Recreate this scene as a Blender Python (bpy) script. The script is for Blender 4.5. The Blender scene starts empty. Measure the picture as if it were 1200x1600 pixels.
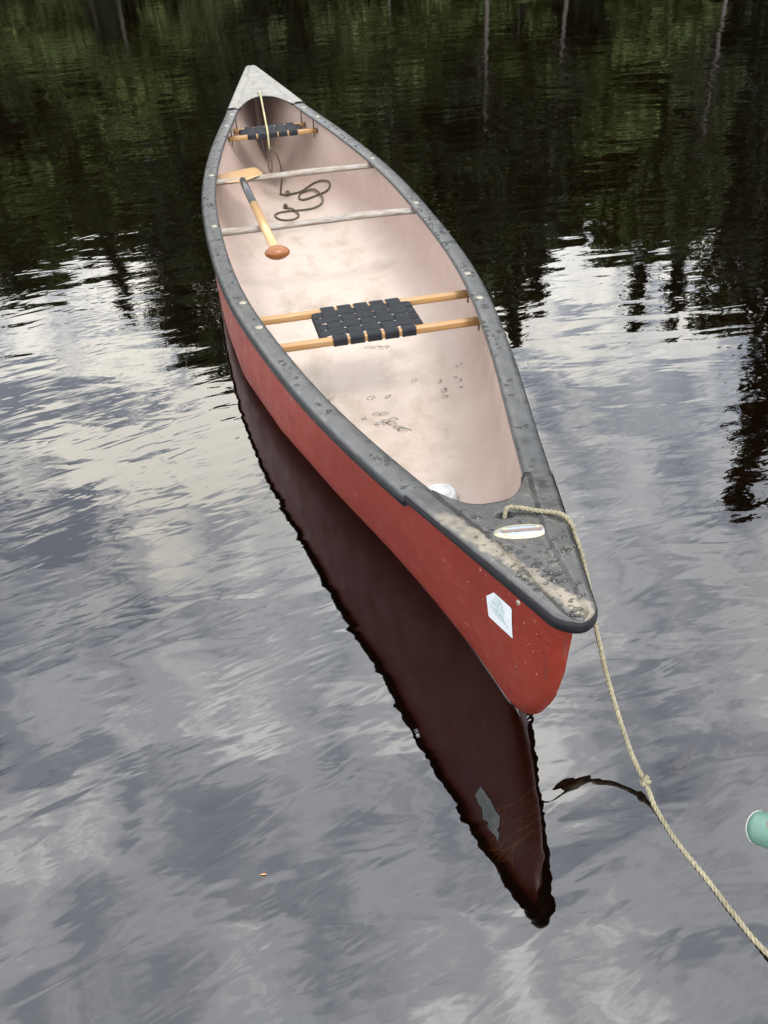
import bpy, bmesh, math, random
import numpy as np
from mathutils import Matrix, Vector, Euler
R = math.radians
random.seed(7)
scene = bpy.context.scene
col = scene.collection

# ------------------------------------------------------------------ camera
cam_d = bpy.data.cameras.new('camera'); cam = bpy.data.objects.new('camera', cam_d); col.objects.link(cam)
cam_d.sensor_fit = 'VERTICAL'; cam_d.sensor_height = 32.0; cam_d.lens = 32.0*1362.18/1600.0
cam_d.clip_start = 0.05; cam_d.clip_end = 3000
CH, CP, CR = 1.4783, 0.658233, -0.056413
fw = Vector((0, math.cos(CP), -math.sin(CP))); up = Vector((0, math.sin(CP), math.cos(CP))); rt = Vector((1, 0, 0))
rx = rt*math.cos(CR) + up*math.sin(CR); ux = up*math.cos(CR) - rt*math.sin(CR)
cam.matrix_world = Matrix(((rx.x, ux.x, -fw.x, 0), (rx.y, ux.y, -fw.y, 0), (rx.z, ux.z, -fw.z, CH), (0, 0, 0, 1)))
scene.camera = cam

# ------------------------------------------------------------------ world, sun, exposure
SUN_EL, SUN_AZ = R(55), R(150)          # azimuth measured from +Y towards +X
world = bpy.data.worlds.new('World'); scene.world = world; world.use_nodes = True
wt = world.node_tree; wt.nodes.clear()
def wn(t, **k):
    n = wt.nodes.new(t)
    for a, b in k.items(): setattr(n, a, b)
    return n
def wl(a, b): wt.links.new(a, b)
wout = wn('ShaderNodeOutputWorld'); wbg = wn('ShaderNodeBackground'); wbg.inputs[1].default_value = 0.1
sky = wn('ShaderNodeTexSky', sky_type='NISHITA', sun_disc=False, sun_elevation=SUN_EL, sun_rotation=SUN_AZ)
wtc = wn('ShaderNodeTexCoord'); sep = wn('ShaderNodeSeparateXYZ'); wl(wtc.outputs['Generated'], sep.inputs[0])
def wm(op, a, b=None, c=None, clamp=False):
    n = wn('ShaderNodeMath', operation=op, use_clamp=clamp)
    for i, v in enumerate((a, b, c)):
        if v is None: continue
        if isinstance(v, (int, float)): n.inputs[i].default_value = v
        else: wl(v, n.inputs[i])
    return n.outputs[0]
zz = wm('ADD', wm('MAXIMUM', sep.outputs[2], 0.0), 0.22)
cmb = wn('ShaderNodeCombineXYZ'); wl(wm('DIVIDE', sep.outputs[0], zz), cmb.inputs[0]); wl(wm('DIVIDE', sep.outputs[1], zz), cmb.inputs[1])
def wnoise(scale, detail, rough, off, dist=0.0):
    mp = wn('ShaderNodeMapping'); mp.inputs['Location'].default_value = off; wl(cmb.outputs[0], mp.inputs[0])
    n = wn('ShaderNodeTexNoise'); n.inputs['Scale'].default_value = scale; n.inputs['Detail'].default_value = detail
    n.inputs['Roughness'].default_value = rough; n.inputs['Distortion'].default_value = dist
    wl(mp.outputs[0], n.inputs['Vector']); return n.outputs['Fac']
def wramp(fac, stops):
    r = wn('ShaderNodeValToRGB'); wl(fac, r.inputs[0]); e = r.color_ramp.elements
    while len(e) < len(stops): e.new(0.5)
    for i, (p, c) in enumerate(stops): e[i].position = p; e[i].color = (*c, 1)
    r.color_ramp.interpolation = 'EASE'
    return r.outputs[0]
def wmix(f, a, b):
    m = wn('ShaderNodeMix', data_type='RGBA')
    if isinstance(f, (int, float)): m.inputs[0].default_value = f
    else: wl(f, m.inputs[0])
    wl(a, m.inputs[6]); wl(b, m.inputs[7]); return m.outputs[2]
# layered cloud: grey undersides, thinner pale parts, and bright white billows lower down
big = wnoise(1.1, 5, 0.55, (3.1, 0.4, 0), 0.3)
fine = wnoise(7.0, 7, 0.60, (0.7, 2.3, 0), 0.6)
mixn = wm('ADD', wm('MULTIPLY', big, 0.5), wm('MULTIPLY', fine, 0.5))
grey = wramp(mixn, [(0.39, (0.175, 0.192, 0.228)), (0.455, (0.29, 0.31, 0.35)), (0.53, (0.48, 0.495, 0.52)), (0.61, (0.86, 0.855, 0.84))])
vm = wn('ShaderNodeVectorMath', operation='SCALE'); wl(grey, vm.inputs[0]); vm.inputs['Scale'].default_value = 21.0
whites = None
for az, el, wd, amp in ((-16.0, 28.3, 0.0075, 2.2), (-20, 34, .006, 1.0), (-9.5, 30, 0.005, 1.5), (11.0, 29.0, 0.0035, 1.1), (17.0, 24.0, 0.002, .6), (24.5, 22.0, 0.003, .9), (2.0, 26.0, 0.006, 0.6), (-33, 25, 0.012, .8), (45, 28, .03, .9), (80, 27, .03, .9), (-75, 30, .03, .9), (150, 28, .03, .9), (-140, 30, .03, .9)):
    d = Vector((math.sin(R(az))*math.cos(R(el)), math.cos(R(az))*math.cos(R(el)), math.sin(R(el))))
    dot = wn('ShaderNodeVectorMath', operation='DOT_PRODUCT'); wl(wtc.outputs['Generated'], dot.inputs[0]); dot.inputs[1].default_value = d
    g = wm('MULTIPLY', wm('POWER', 2.718, wm('DIVIDE', wm('SUBTRACT', dot.outputs['Value'], 1.0), wd)), amp)
    whites = g if whites is None else wm('ADD', whites, g)
wf = wm('MULTIPLY', whites, wramp(wm('ADD', wm('MULTIPLY', fine, 0.7), wm('MULTIPLY', big, 0.3)), [(0.40, (0, 0, 0)), (0.58, (1, 1, 1))]), clamp=True)
wc = wn('ShaderNodeRGB'); wc.outputs[0].default_value = (16.0, 15.3, 13.7, 1)
cl = wmix(wf, vm.outputs[0], wc.outputs[0])
hole = wramp(wnoise(2.3, 4, 0.5, (8.2, 5.1, 0), 0.2), [(0.60, (0, 0, 0)), (0.72, (0.6, 0.6, 0.6))])
skys = wn('ShaderNodeVectorMath', operation='SCALE'); wl(sky.outputs[0], skys.inputs[0]); skys.inputs['Scale'].default_value = 1.6
wl(wmix(hole, cl, skys.outputs[0]), wbg.inputs[0]); wl(wbg.outputs[0], wout.inputs[0])

sd = bpy.data.lights.new('sun', 'SUN'); sun = bpy.data.objects.new('sun', sd); col.objects.link(sun)
sd.energy = 0.9; sd.angle = R(14); sd.color = (1.0, 0.95, 0.88)
sv = Vector((math.sin(SUN_AZ)*math.cos(SUN_EL), math.cos(SUN_AZ)*math.cos(SUN_EL), math.sin(SUN_EL)))
sun.rotation_euler = sv.to_track_quat('Z', 'Y').to_euler()
scene.view_settings.view_transform = 'Standard'; scene.view_settings.look = 'None'
scene.view_settings.gamma = 1; scene.view_settings.exposure = 1.66; scene.view_settings.use_curve_mapping = False
scene.cycles.max_bounces = 8; scene.cycles.transparent_max_bounces = 16
scene.cycles.sample_clamp_indirect = 6

# ------------------------------------------------------------------ material helpers
class Mat:
    def __init__(s, name):
        s.m = bpy.data.materials.new(name); s.m.use_nodes = True; s.t = s.m.node_tree
        s.b = s.t.nodes['Principled BSDF']; s.out = s.t.nodes['Material Output']
        s.pos = None
    def n(s, t, **k):
        n = s.t.nodes.new(t)
        for a, b in k.items(): setattr(n, a, b)
        return n
    def l(s, a, b): s.t.links.new(a, b)
    def coord(s, scale=(1, 1, 1), kind='Object', rot=(0, 0, 0)):
        tc = s.n('ShaderNodeTexCoord'); mp = s.n('ShaderNodeMapping')
        mp.inputs['Scale'].default_value = scale; mp.inputs['Rotation'].default_value = rot
        s.l(tc.outputs[kind], mp.inputs[0]); return mp.outputs[0]
    def noise(s, vec, scale, detail=4, rough=0.55, dist=0.0):
        n = s.n('ShaderNodeTexNoise'); n.inputs['Scale'].default_value = scale; n.inputs['Detail'].default_value = detail
        n.inputs['Roughness'].default_value = rough; n.inputs['Distortion'].default_value = dist
        s.l(vec, n.inputs['Vector']); return n.outputs['Fac']
    def ramp(s, fac, stops, interp='LINEAR'):
        r = s.n('ShaderNodeValToRGB'); s.l(fac, r.inputs[0]); e = r.color_ramp.elements
        while len(e) < len(stops): e.new(0.5)
        for i, (p, c) in enumerate(stops):
            e[i].position = p; e[i].color = (*(c if isinstance(c, (tuple, list)) else (c, c, c)), 1)
        r.color_ramp.interpolation = interp; return r.outputs[0]
    def mix(s, f, a, b, blend='MIX'):
        m = s.n('ShaderNodeMix', data_type='RGBA', blend_type=blend)
        for i, v in ((0, f), (6, a), (7, b)):
            if isinstance(v, (int, float)): m.inputs[i].default_value = v
            elif isinstance(v, (tuple, list)): m.inputs[i].default_value = (*v, 1)
            else: s.l(v, m.inputs[i])
        return m.outputs[2]
    def math(s, op, a, b=None, clamp=False):
        n = s.n('ShaderNodeMath', operation=op, use_clamp=clamp)
        for i, v in enumerate((a, b)):
            if v is None: continue
            if isinstance(v, (int, float)): n.inputs[i].default_value = v
            else: s.l(v, n.inputs[i])
        return n.outputs[0]
    def set(s, **k):
        names = dict(color='Base Color', rough='Roughness', metal='Metallic', ior='IOR', spec='Specular IOR Level', coat='Coat Weight', coat_r='Coat Roughness', trans='Transmission Weight')
        for a, v in k.items():
            i = s.b.inputs[names[a]]
            if isinstance(v, (int, float)): i.default_value = v
            elif isinstance(v, (tuple, list)): i.default_value = (*v, 1)
            else: s.l(v, i)
        return s
    def bump(s, h, strength, dist=0.002):
        b = s.n('ShaderNodeBump'); b.inputs['Strength'].default_value = strength; b.inputs['Distance'].default_value = dist
        s.l(h, b.inputs['Height']); s.l(b.outputs[0], s.b.inputs['Normal']); return s

def plain(name, c, rough=0.5, metal=0.0, var=0.15, scale=20):
    m = Mat(name); v = m.coord(); n = m.noise(v, scale)
    lo = tuple(x*(1-var) for x in c); hi = tuple(min(1, x*(1+var)) for x in c)
    m.set(color=m.ramp(n, [(0.3, lo), (0.7, hi)]), rough=rough, metal=metal); return m.m

# red hull: scuffed and chalky, streaked along its length
m = Mat('hull_red'); v = m.coord((1, 0.35, 1)); v2 = m.coord()
c = m.ramp(m.noise(v, 3.5, 6, 0.6), [(0.3, (0.125, 0.011, 0.005)), (0.55, (0.158, 0.0165, 0.007)), (0.8, (0.185, 0.022, 0.014))])
sc = m.ramp(m.noise(m.coord((6, 0.8, 14)), 9, 6, 0.65), [(0.56, 0.0), (0.76, 0.38)])
c = m.mix(sc, c, (0.24, 0.085, 0.07))
spk = m.ramp(m.noise(v2, 95, 2, 0.5), [(0.69, 0.0), (0.74, 0.7)])
c = m.mix(spk, c, (0.40, 0.22, 0.18))
blk = m.ramp(m.noise(m.coord((5, 5, 1.2)), 8, 5, 0.6), [(0.60, 0.0), (0.72, 0.6)])
c = m.mix(blk, c, (0.05, 0.02, 0.02))
m.set(color=c, rough=m.ramp(m.noise(v2, 14, 5), [(0.3, 0.36), (0.7, 0.56)]), spec=0.28)
m.bump(m.noise(v2, 6, 3), 0.35, 0.006); M_HULL = m.m
# faded pink inside with footprints of dirt
m = Mat('liner_pink'); v = m.coord()
c = m.ramp(m.noise(v, 2.4, 5, 0.6), [(0.3, (0.325, 0.242, 0.208)), (0.7, (0.390, 0.305, 0.268))])
d1 = m.ramp(m.noise(m.coord((1, 0.6, 1)), 7, 7, 0.65, 0.4), [(0.48, 0.0), (0.66, 0.65)])
sx = m.n('ShaderNodeSeparateXYZ'); tc = m.n('ShaderNodeTexCoord'); m.l(tc.outputs['Object'], sx.inputs[0])
low = m.math('MULTIPLY', m.math('SUBTRACT', -0.005, sx.outputs[2]), 14.0, clamp=True)
c = m.mix(m.math('MULTIPLY', low, 0.7), c, (0.395, 0.338, 0.290))
d1 = m.math('MULTIPLY', d1, low)
c = m.mix(d1, c, (0.235, 0.19, 0.14))
d2 = m.math('MULTIPLY', m.ramp(m.noise(m.coord((1, 0.55, 1)), 26, 4, 0.6, 0.7), [(0.65, 0.0), (0.73, 0.45)]), low)
c = m.mix(d2, c, (0.19, 0.15, 0.11))
d3 = m.math('MULTIPLY', m.ramp(m.noise(v, 150, 2, 0.5), [(0.70, 0.0), (0.76, 0.7)]), low)
c = m.mix(d3, c, (0.12, 0.10, 0.08))
wd = m.n('ShaderNodeTexNoise'); wd.inputs['Scale'].default_value = 5; m.l(v, wd.inputs['Vector'])
vo = m.n('ShaderNodeTexVoronoi', feature='DISTANCE_TO_EDGE'); vo.inputs['Scale'].default_value = 3.1
m.l(m.mix(0.25, v, wd.outputs['Color']), vo.inputs['Vector'])
crk = m.math('MULTIPLY', m.ramp(vo.outputs['Distance'], [(0.0, 1.0), (0.0045, 0.0)]), m.ramp(m.noise(v, 2.7, 2), [(0.56, 0.0), (0.60, 0.55)]))
c = m.mix(m.math('MULTIPLY', crk, low), c, (0.10, 0.07, 0.05))
m.set(color=c, rough=m.ramp(m.noise(v, 9, 4), [(0.35, 0.36), (0.65, 0.6)]), spec=0.4)
m.bump(m.noise(v, 30, 3), 0.12, 0.003); M_LINER = m.m
# wet grey-black vinyl rails
def vinyl(name, base, tan, rough):
    m = Mat(name); v = m.coord()
    c = m.ramp(m.noise(v, 22, 6, 0.65), [(0.3, tuple(x*0.75 for x in base)), (0.7, tuple(x*1.35 for x in base))])
    s_ = m.ramp(m.noise(m.coord((2.5, 0.7, 2)), 13, 7, 0.7, 0.3), [(0.52, 0.0), (0.68, tan)])
    c = m.mix(s_, c, (0.20, 0.165, 0.115))
    w = m.ramp(m.noise(m.coord((1, 1, 1)), 55, 3, 0.6), [(0.62, 0.0), (0.72, 0.22)])
    c = m.mix(w, c, tuple(min(1, x*2.2) for x in base))
    m.set(color=c, rough=m.ramp(m.noise(v, 30, 5, 0.6), [(0.3, rough*0.6), (0.7, rough*1.4)]), spec=0.22 if name == 'band_black' else 0.5)
    m.bump(m.noise(v, 200, 3), 0.10, 0.0006); return m.m
M_RAIL = vinyl('rail_vinyl', (0.037, 0.039, 0.041), 0.14, 0.33)
M_BAND = vinyl('band_black', (0.006, 0.0065, 0.008), 0.0, 0.38)
M_DECKFAR = vinyl('deck_far', (0.13, 0.127, 0.115), 0.5, 0.45)
# near deck: worn tan along its left margin
m = Mat('deck_near'); v = m.coord()
c = m.ramp(m.noise(v, 14, 6, 0.65), [(0.3, (0.013, 0.0135, 0.015)), (0.7, (0.050, 0.049, 0.047))])
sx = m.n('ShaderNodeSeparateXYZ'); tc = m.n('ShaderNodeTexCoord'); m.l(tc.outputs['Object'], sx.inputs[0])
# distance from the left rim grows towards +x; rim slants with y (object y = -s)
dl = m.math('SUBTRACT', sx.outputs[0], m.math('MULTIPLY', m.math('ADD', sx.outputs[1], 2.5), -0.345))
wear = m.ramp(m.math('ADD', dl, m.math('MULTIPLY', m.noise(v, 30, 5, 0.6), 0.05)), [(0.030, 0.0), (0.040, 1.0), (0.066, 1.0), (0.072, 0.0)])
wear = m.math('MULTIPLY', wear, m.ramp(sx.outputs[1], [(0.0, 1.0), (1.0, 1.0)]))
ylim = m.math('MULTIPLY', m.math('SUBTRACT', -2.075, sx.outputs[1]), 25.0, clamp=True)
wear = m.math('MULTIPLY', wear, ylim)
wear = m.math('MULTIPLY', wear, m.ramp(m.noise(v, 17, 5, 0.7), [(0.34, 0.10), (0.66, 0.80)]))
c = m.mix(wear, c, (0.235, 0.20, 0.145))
s_ = m.ramp(m.noise(v, 38, 6, 0.75, 0.5), [(0.57, 0.0), (0.66, 0.7)])
s_ = m.math('MULTIPLY', s_, m.ramp(m.noise(v, 9, 2), [(0.48, 0.0), (0.56, 1.0)]))
c = m.mix(s_, c, (0.17, 0.14, 0.09))
m.set(color=c, rough=m.ramp(m.noise(v, 24, 5, 0.6), [(0.3, 0.14), (0.7, 0.42)]), spec=0.6)
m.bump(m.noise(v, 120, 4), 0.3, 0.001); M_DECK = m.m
# wood
def wood(name, a, b, grey, gcol, stretch=(1.5, 22, 22), rough=0.5, th=0.5):
    m = Mat(name); v = m.coord(stretch)
    c = m.ramp(m.noise(v, 4, 7, 0.65, 0.4), [(0.3, a), (0.7, b)])
    g = m.ramp(m.noise(m.coord((stretch[0]*1.4, stretch[1]*0.7, stretch[2]*0.7)), 5, 7, 0.7), [(th-0.07, 0.0), (th+0.09, grey)])
    c = m.mix(g, c, gcol)
    m.set(color=c, rough=rough); m.bump(m.noise(v, 8, 5), 0.4, 0.0015); return m.m
M_SEATWOOD = wood('seat_wood', (0.22, 0.105, 0.03), (0.33, 0.19, 0.07), 0.5, (0.23, 0.19, 0.13), th=0.56)
M_THWART = wood('thwart_weathered', (0.07, 0.045, 0.028), (0.19, 0.145, 0.105), 0.85, (0.235, 0.222, 0.205), stretch=(2.0, 40, 40), rough=0.7, th=0.47)
M_PADDLE = wood('paddle_wood', (0.34, 0.20, 0.085), (0.44, 0.29, 0.14), 0.2, (0.36, 0.22, 0.10), stretch=(22, 1.5, 22), rough=0.3, th=0.6)
M_GRIP = wood('grip_wood', (0.13, 0.040, 0.006), (0.20, 0.070, 0.010), 0.3, (0.12, 0.04, 0.015), stretch=(3, 22, 22), rough=0.38, th=0.6)
M_CARBON = plain('shaft_dark_wrap', (0.03, 0.028, 0.03), 0.25, 0.0, 0.4, 60)
M_WEB = Mat('webbing_black'); v = M_WEB.coord((1, 1, 1))
M_WEB.set(color=M_WEB.ramp(M_WEB.noise(v, 30, 4), [(0.3, (0.006, 0.007, 0.0095)), (0.7, (0.013, 0.015, 0.019))]), rough=0.75, spec=0.25)
wv = M_WEB.n('ShaderNodeTexWave'); wv.inputs['Scale'].default_value = 260; M_WEB.l(v, wv.inputs[0]); M_WEB.bump(wv.outputs['Fac'], 0.3, 0.0006); M_WEB = M_WEB.m
M_METAL = plain('bolt_metal', (0.22, 0.205, 0.165), 0.45, 0.4, 0.2, 60)
M_STEELDK = plain('bolt_dark', (0.10, 0.08, 0.065), 0.5, 0.5, 0.3, 60)
M_BRASS = plain('badge_rim', (0.32, 0.30, 0.22), 0.3, 0.2, 0.2, 90)
M_BADGE = plain('badge_field', (0.27, 0.30, 0.35), 0.22, 0.2, 0.1, 60)
M_BAND2 = plain('badge_band', (0.15, 0.11, 0.095), 0.3, 0.1, 0.25, 150)
M_STICKER = plain('sticker_white', (0.52, 0.55, 0.56), 0.4, 0, 0.05, 60)
M_INK = plain('sticker_ink', (0.08, 0.30, 0.24), 0.5, 0, 0.1, 60)
M_FLOAT = plain('float_white', (0.44, 0.44, 0.44), 0.4, 0, 0.04, 30)
def ropemat(name, a, b, wet=0.7):
    m = Mat(name); v = m.coord()
    c = m.ramp(m.noise(v, 160, 4), [(0.3, a), (0.7, b)])
    c = m.mix(m.ramp(m.noise(v, 14, 4), [(0.45, 0.0), (0.7, 0.5)]), c, tuple(x*0.6 for x in a))
    m.set(color=c, rough=wet); m.bump(m.noise(v, 500, 3), 0.5, 0.001); return m.m
M_ROPE = ropemat('rope_straw', (0.12, 0.106, 0.062), (0.235, 0.212, 0.138))
M_ROPEY = ropemat('rope_yellow', (0.26, 0.235, 0.12), (0.36, 0.33, 0.19))
M_ROPEWET = ropemat('rope_wet', (0.045, 0.033, 0.02), (0.10, 0.075, 0.048), 0.5)
M_GREEN = plain('pole_green', (0.07, 0.14, 0.11), 0.4, 0, 0.2, 25)
M_WHITE = plain('pole_end_white', (0.5, 0.5, 0.48), 0.4, 0, 0.08, 40)
M_RUST = plain('rust', (0.12, 0.05, 0.035), 0.6, 0.2, 0.5, 90)
M_TAN = plain('rust_ring', (0.17, 0.125, 0.08), 0.6, 0.0, 0.4, 90)
m = Mat('water_drop'); m.set(color=(0.75, 0.75, 0.74), rough=0.0, ior=1.36, trans=1.0); m.t.nodes.remove(m.b)
fz = m.n('ShaderNodeFresnel'); fz.inputs['IOR'].default_value = 1.45
gz = m.n('ShaderNodeBsdfGlossy'); gz.inputs['Roughness'].default_value = 0.02; tz = m.n('ShaderNodeBsdfTransparent'); tz.inputs['Color'].default_value = (0.66, 0.66, 0.66, 1)
mz = m.n('ShaderNodeMixShader'); m.l(fz.outputs[0], mz.inputs[0]); m.l(tz.outputs[0], mz.inputs[1]); m.l(gz.outputs[0], mz.inputs[2]); m.l(mz.outputs[0], m.out.inputs['Surface'])
M_DROP = m.m
M_PUD = m.m.copy(); M_PUD.name = 'puddle_water'
for nd in M_PUD.node_tree.nodes:
    if nd.type == 'BSDF_TRANSPARENT': nd.inputs['Color'].default_value = (0.98, 0.975, 0.97, 1)
    if nd.type == 'FRESNEL': nd.inputs['IOR'].default_value = 1.6

# lake water: strong mirror over dark tannin-stained depth
m = Mat('lake_water'); m.t.nodes.remove(m.b)
geo = m.n('ShaderNodeNewGeometry')
def wmap(scale, rot=0.0, off=(0, 0, 0)):      # turn first, then stretch along the crests
    m1 = m.n('ShaderNodeMapping'); m1.inputs['Rotation'].default_value = (0, 0, -rot); m.l(geo.outputs['Position'], m1.inputs[0])
    mp = m.n('ShaderNodeMapping'); mp.inputs['Scale'].default_value = scale; mp.inputs['Location'].default_value = off
    m.l(m1.outputs[0], mp.inputs[0]); return mp.outputs[0]
def wb_(h, dist, prev=None):
    b = m.n('ShaderNodeBump'); b.inputs['Strength'].default_value = 1.0; b.inputs['Distance'].default_value = dist
    m.l(h, b.inputs['Height'])
    if prev: m.l(prev, b.inputs['Normal'])
    return b.outputs[0]
calm = m.ramp(m.noise(wmap((0.35, 0.8, 1), 0.3), 0.9, 3, 0.5), [(0.35, 0.35), (0.65, 1.0)])
sp_ = m.n('ShaderNodeSeparateXYZ'); m.l(geo.outputs['Position'], sp_.inputs[0])
far_ = m.n('ShaderNodeMapRange'); m.l(sp_.outputs[1], far_.inputs[0]); far_.inputs[1].default_value = 3.0; far_.inputs[2].default_value = 14.0; far_.inputs[3].default_value = 1.0; far_.inputs[4].default_value = 0.28
calm = m.math('MULTIPLY', calm, far_.outputs[0])       # the water lies calmer in the lee of the forest
lee = m.n('ShaderNodeMapRange'); m.l(sp_.outputs[0], lee.inputs[0]); lee.inputs[1].default_value = -0.3; lee.inputs[2].default_value = 1.2; lee.inputs[3].default_value = 1.0; lee.inputs[4].default_value = 0.35
dcalm = m.math('MULTIPLY', calm, lee.outputs[0])
n1 = wb_(m.math('MULTIPLY', m.noise(wmap((0.6, 1.5, 1), R(6)), 2.2, 2, 0.5, 0.3), far_.outputs[0]), 0.0042)
n2a = wb_(m.math('MULTIPLY', m.noise(wmap((0.32, 1.5, 1), R(30), (9, 3, 0)), 10.0, 2, 0.5, 0.5), dcalm), 0.0014, n1)
n2 = wb_(m.math('MULTIPLY', m.noise(wmap((0.36, 1.35, 1), R(5), (4, 1, 0)), 6.5, 2, 0.45, 0.6), calm), 0.0022, n2a)
n3 = wb_(m.math('MULTIPLY', m.noise(wmap((0.5, 1.4, 1), R(12), (2, 7, 0)), 17.0, 2, 0.5, 0.4), calm), 0.0003, n2)
fr = m.n('ShaderNodeFresnel'); fr.inputs['IOR'].default_value = 1.80; m.l(n3, fr.inputs['Normal'])
gl = m.n('ShaderNodeBsdfGlossy'); gl.inputs['Roughness'].default_value = 0.0; gl.inputs['Color'].default_value = (1, 1, 1, 1); m.l(n3, gl.inputs['Normal'])
tr = m.n('ShaderNodeBsdfTransparent'); tr.inputs['Color'].default_value = (0.33, 0.24, 0.15, 1)
mx = m.n('ShaderNodeMixShader'); m.l(fr.outputs[0], mx.inputs[0]); m.l(tr.outputs[0], mx.inputs[1]); m.l(gl.outputs[0], mx.inputs[2])
m.l(mx.outputs[0], m.out.inputs['Surface']); M_WATER = m.m
m = Mat('lake_bed_mud'); m.set(color=m.ramp(m.noise(m.coord(), 3, 6, 0.6), [(0.35, (0.020, 0.013, 0.009)), (0.7, (0.05, 0.032, 0.02))]), rough=0.9); M_BED = m.m
m = Mat('bank_ground'); m.set(color=m.ramp(m.noise(m.coord(), 0.8, 7, 0.7), [(0.35, (0.022, 0.026, 0.012)), (0.7, (0.06, 0.062, 0.028))]), rough=0.95); M_BANK = m.m
def leafmat(name, a, b, scale=0.7):
    m = Mat(name); info = m.n('ShaderNodeObjectInfo'); v = m.coord()
    f = m.math('ADD', m.math('MULTIPLY', m.noise(v, scale, 5, 0.7), 0.8), m.math('MULTIPLY', info.outputs['Random'], 0.2))
    m.set(color=m.ramp(f, [(0.38, a), (0.66, b)]), rough=0.7, spec=0.2); return m.m
M_CONIF = leafmat('leaf_conifer', (0.009, 0.018, 0.008), (0.035, 0.055, 0.021))
M_PINE = leafmat('leaf_pine', (0.018, 0.030, 0.012), (0.060, 0.080, 0.030))
M_BROAD = leafmat('leaf_broad', (0.013, 0.020, 0.008), (0.115, 0.15, 0.046), 0.42)
m = Mat('bark'); m.set(color=m.ramp(m.noise(m.coord((6, 6, 1)), 2, 6, 0.7), [(0.3, (0.045, 0.04, 0.034)), (0.7, (0.125, 0.11, 0.095))]), rough=0.9); M_BARK = m.m
M_WEED = plain('weed_olive', (0.46, 0.42, 0.13), 0.6, 0, 0.4, 30)
M_SCUM = plain('scum_pale', (0.50, 0.42, 0.32), 0.6, 0, 0.3, 120)
M_LEAF = plain('leaf_orange', (0.55, 0.24, 0.08), 0.6, 0, 0.2, 80)

# ------------------------------------------------------------------ object helpers
def link(name, me, mat, parent=None, smooth=True):
    if isinstance(mat, (list, tuple)):
        for x in mat: me.materials.append(x)
    elif mat: me.materials.append(mat)
    if smooth: me.polygons.foreach_set('use_smooth', [True]*len(me.polygons))
    o = bpy.data.objects.new(name, me); col.objects.link(o)
    if parent is not None: o.parent = parent
    return o
def mesh(name, vs, fs, mat, parent=None, smooth=True, normals=False):
    me = bpy.data.meshes.new(name); me.from_pydata([tuple(v) for v in vs], [], fs); me.update()
    if normals:
        bm = bmesh.new(); bm.from_mesh(me); bmesh.ops.recalc_face_normals(bm, faces=bm.faces); bm.to_mesh(me); bm.free()
    return link(name, me, mat, parent, smooth)
def tag(o, label=None, cat=None, group=None, kind=None):
    if label: o['label'] = label
    if cat: o['category'] = cat
    if group: o['group'] = group
    if kind: o['kind'] = kind
    return o
def empty(name, loc=(0, 0, 0), rot=(0, 0, 0)):
    o = bpy.data.objects.new(name, None); col.objects.link(o); o.location = loc; o.rotation_euler = rot; o.empty_display_size = 0.1; return o
def bm_obj(name, bm, mat, parent=None, smooth=True):
    me = bpy.data.meshes.new(name); bmesh.ops.recalc_face_normals(bm, faces=bm.faces); bm.to_mesh(me); bm.free(); return link(name, me, mat, parent, smooth)
def catmull(P, n):
    P = [Vector(p) for p in P]; Q = [P[0]*2-P[1]] + P + [P[-1]*2-P[-2]]; out = []
    for i in range(1, len(Q)-2):
        a, b, c, d = Q[i-1:i+3]
        for k in range(n):
            t = k/n
            out.append(0.5*((2*b)+(c-a)*t+(2*a-5*b+4*c-d)*t*t+(3*b-a-3*c+d)*t**3))
    out.append(P[-1]); return out
def resample(P, step):
    L = [0]
    for a, b in zip(P, P[1:]): L.append(L[-1]+(b-a).length)
    n = max(2, int(L[-1]/step)); out = []; j = 0
    for k in range(n+1):
        d = L[-1]*k/n
        while j < len(L)-2 and L[j+1] < d: j += 1
        t = (d-L[j])/max(1e-9, L[j+1]-L[j]); out.append(P[j].lerp(P[j+1], min(1, t)))
    return out
def frames(P):
    T = [(P[min(i+1, len(P)-1)]-P[max(i-1, 0)]).normalized() for i in range(len(P))]
    n = T[0].orthogonal().normalized(); F = []
    for t in T:
        n = (n - t*n.dot(t)).normalized(); F.append((t, n, t.cross(n)))
    return F
def tube_geo(P, r, seg, vs, fs, ry=None, cap=True):
    F = frames(P); b0 = len(vs)
    for i, (p, (t, n, b)) in enumerate(zip(P, F)):
        ri = r[i] if hasattr(r, '__len__') else r
        for k in range(seg):
            a = 2*math.pi*k/seg; vs.append(p+n*(math.cos(a)*ri)+b*(math.sin(a)*ri))
    for i in range(len(P)-1):
        for k in range(seg):
            q = b0+i*seg; fs.append((q+k, q+(k+1) % seg, q+seg+(k+1) % seg, q+seg+k))
    if cap:
        fs.append(tuple(b0+k for k in range(seg))[::-1]); fs.append(tuple(b0+(len(P)-1)*seg+k for k in range(seg)))
def rope_geo(P, r, vs, fs, step=None, pitch=6.0):
    P = resample(P, step or r*0.9); F = frames(P); d = 0; lens = []
    for i, p in enumerate(P):
        if i: d += (p-P[i-1]).length
        lens.append(d)
    for s3 in range(3):
        Q = []
        for p, (t, n, b), l in zip(P, F, lens):
            a = 2*math.pi*(l/(r*pitch))+s3*2*math.pi/3
            Q.append(p+(n*math.cos(a)+b*math.sin(a))*r*0.48)
        tube_geo(Q, r*0.56, 6, vs, fs)
def rope_obj(name, paths, r, mat, parent=None, M=None, sm=10):
    vs, fs = [], []
    for P in paths:
        if M is not None: P = [M @ Vector(p) for p in P]
        rope_geo(catmull(P, sm), r, vs, fs)
    return mesh(name, vs, fs, mat, parent)
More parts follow.
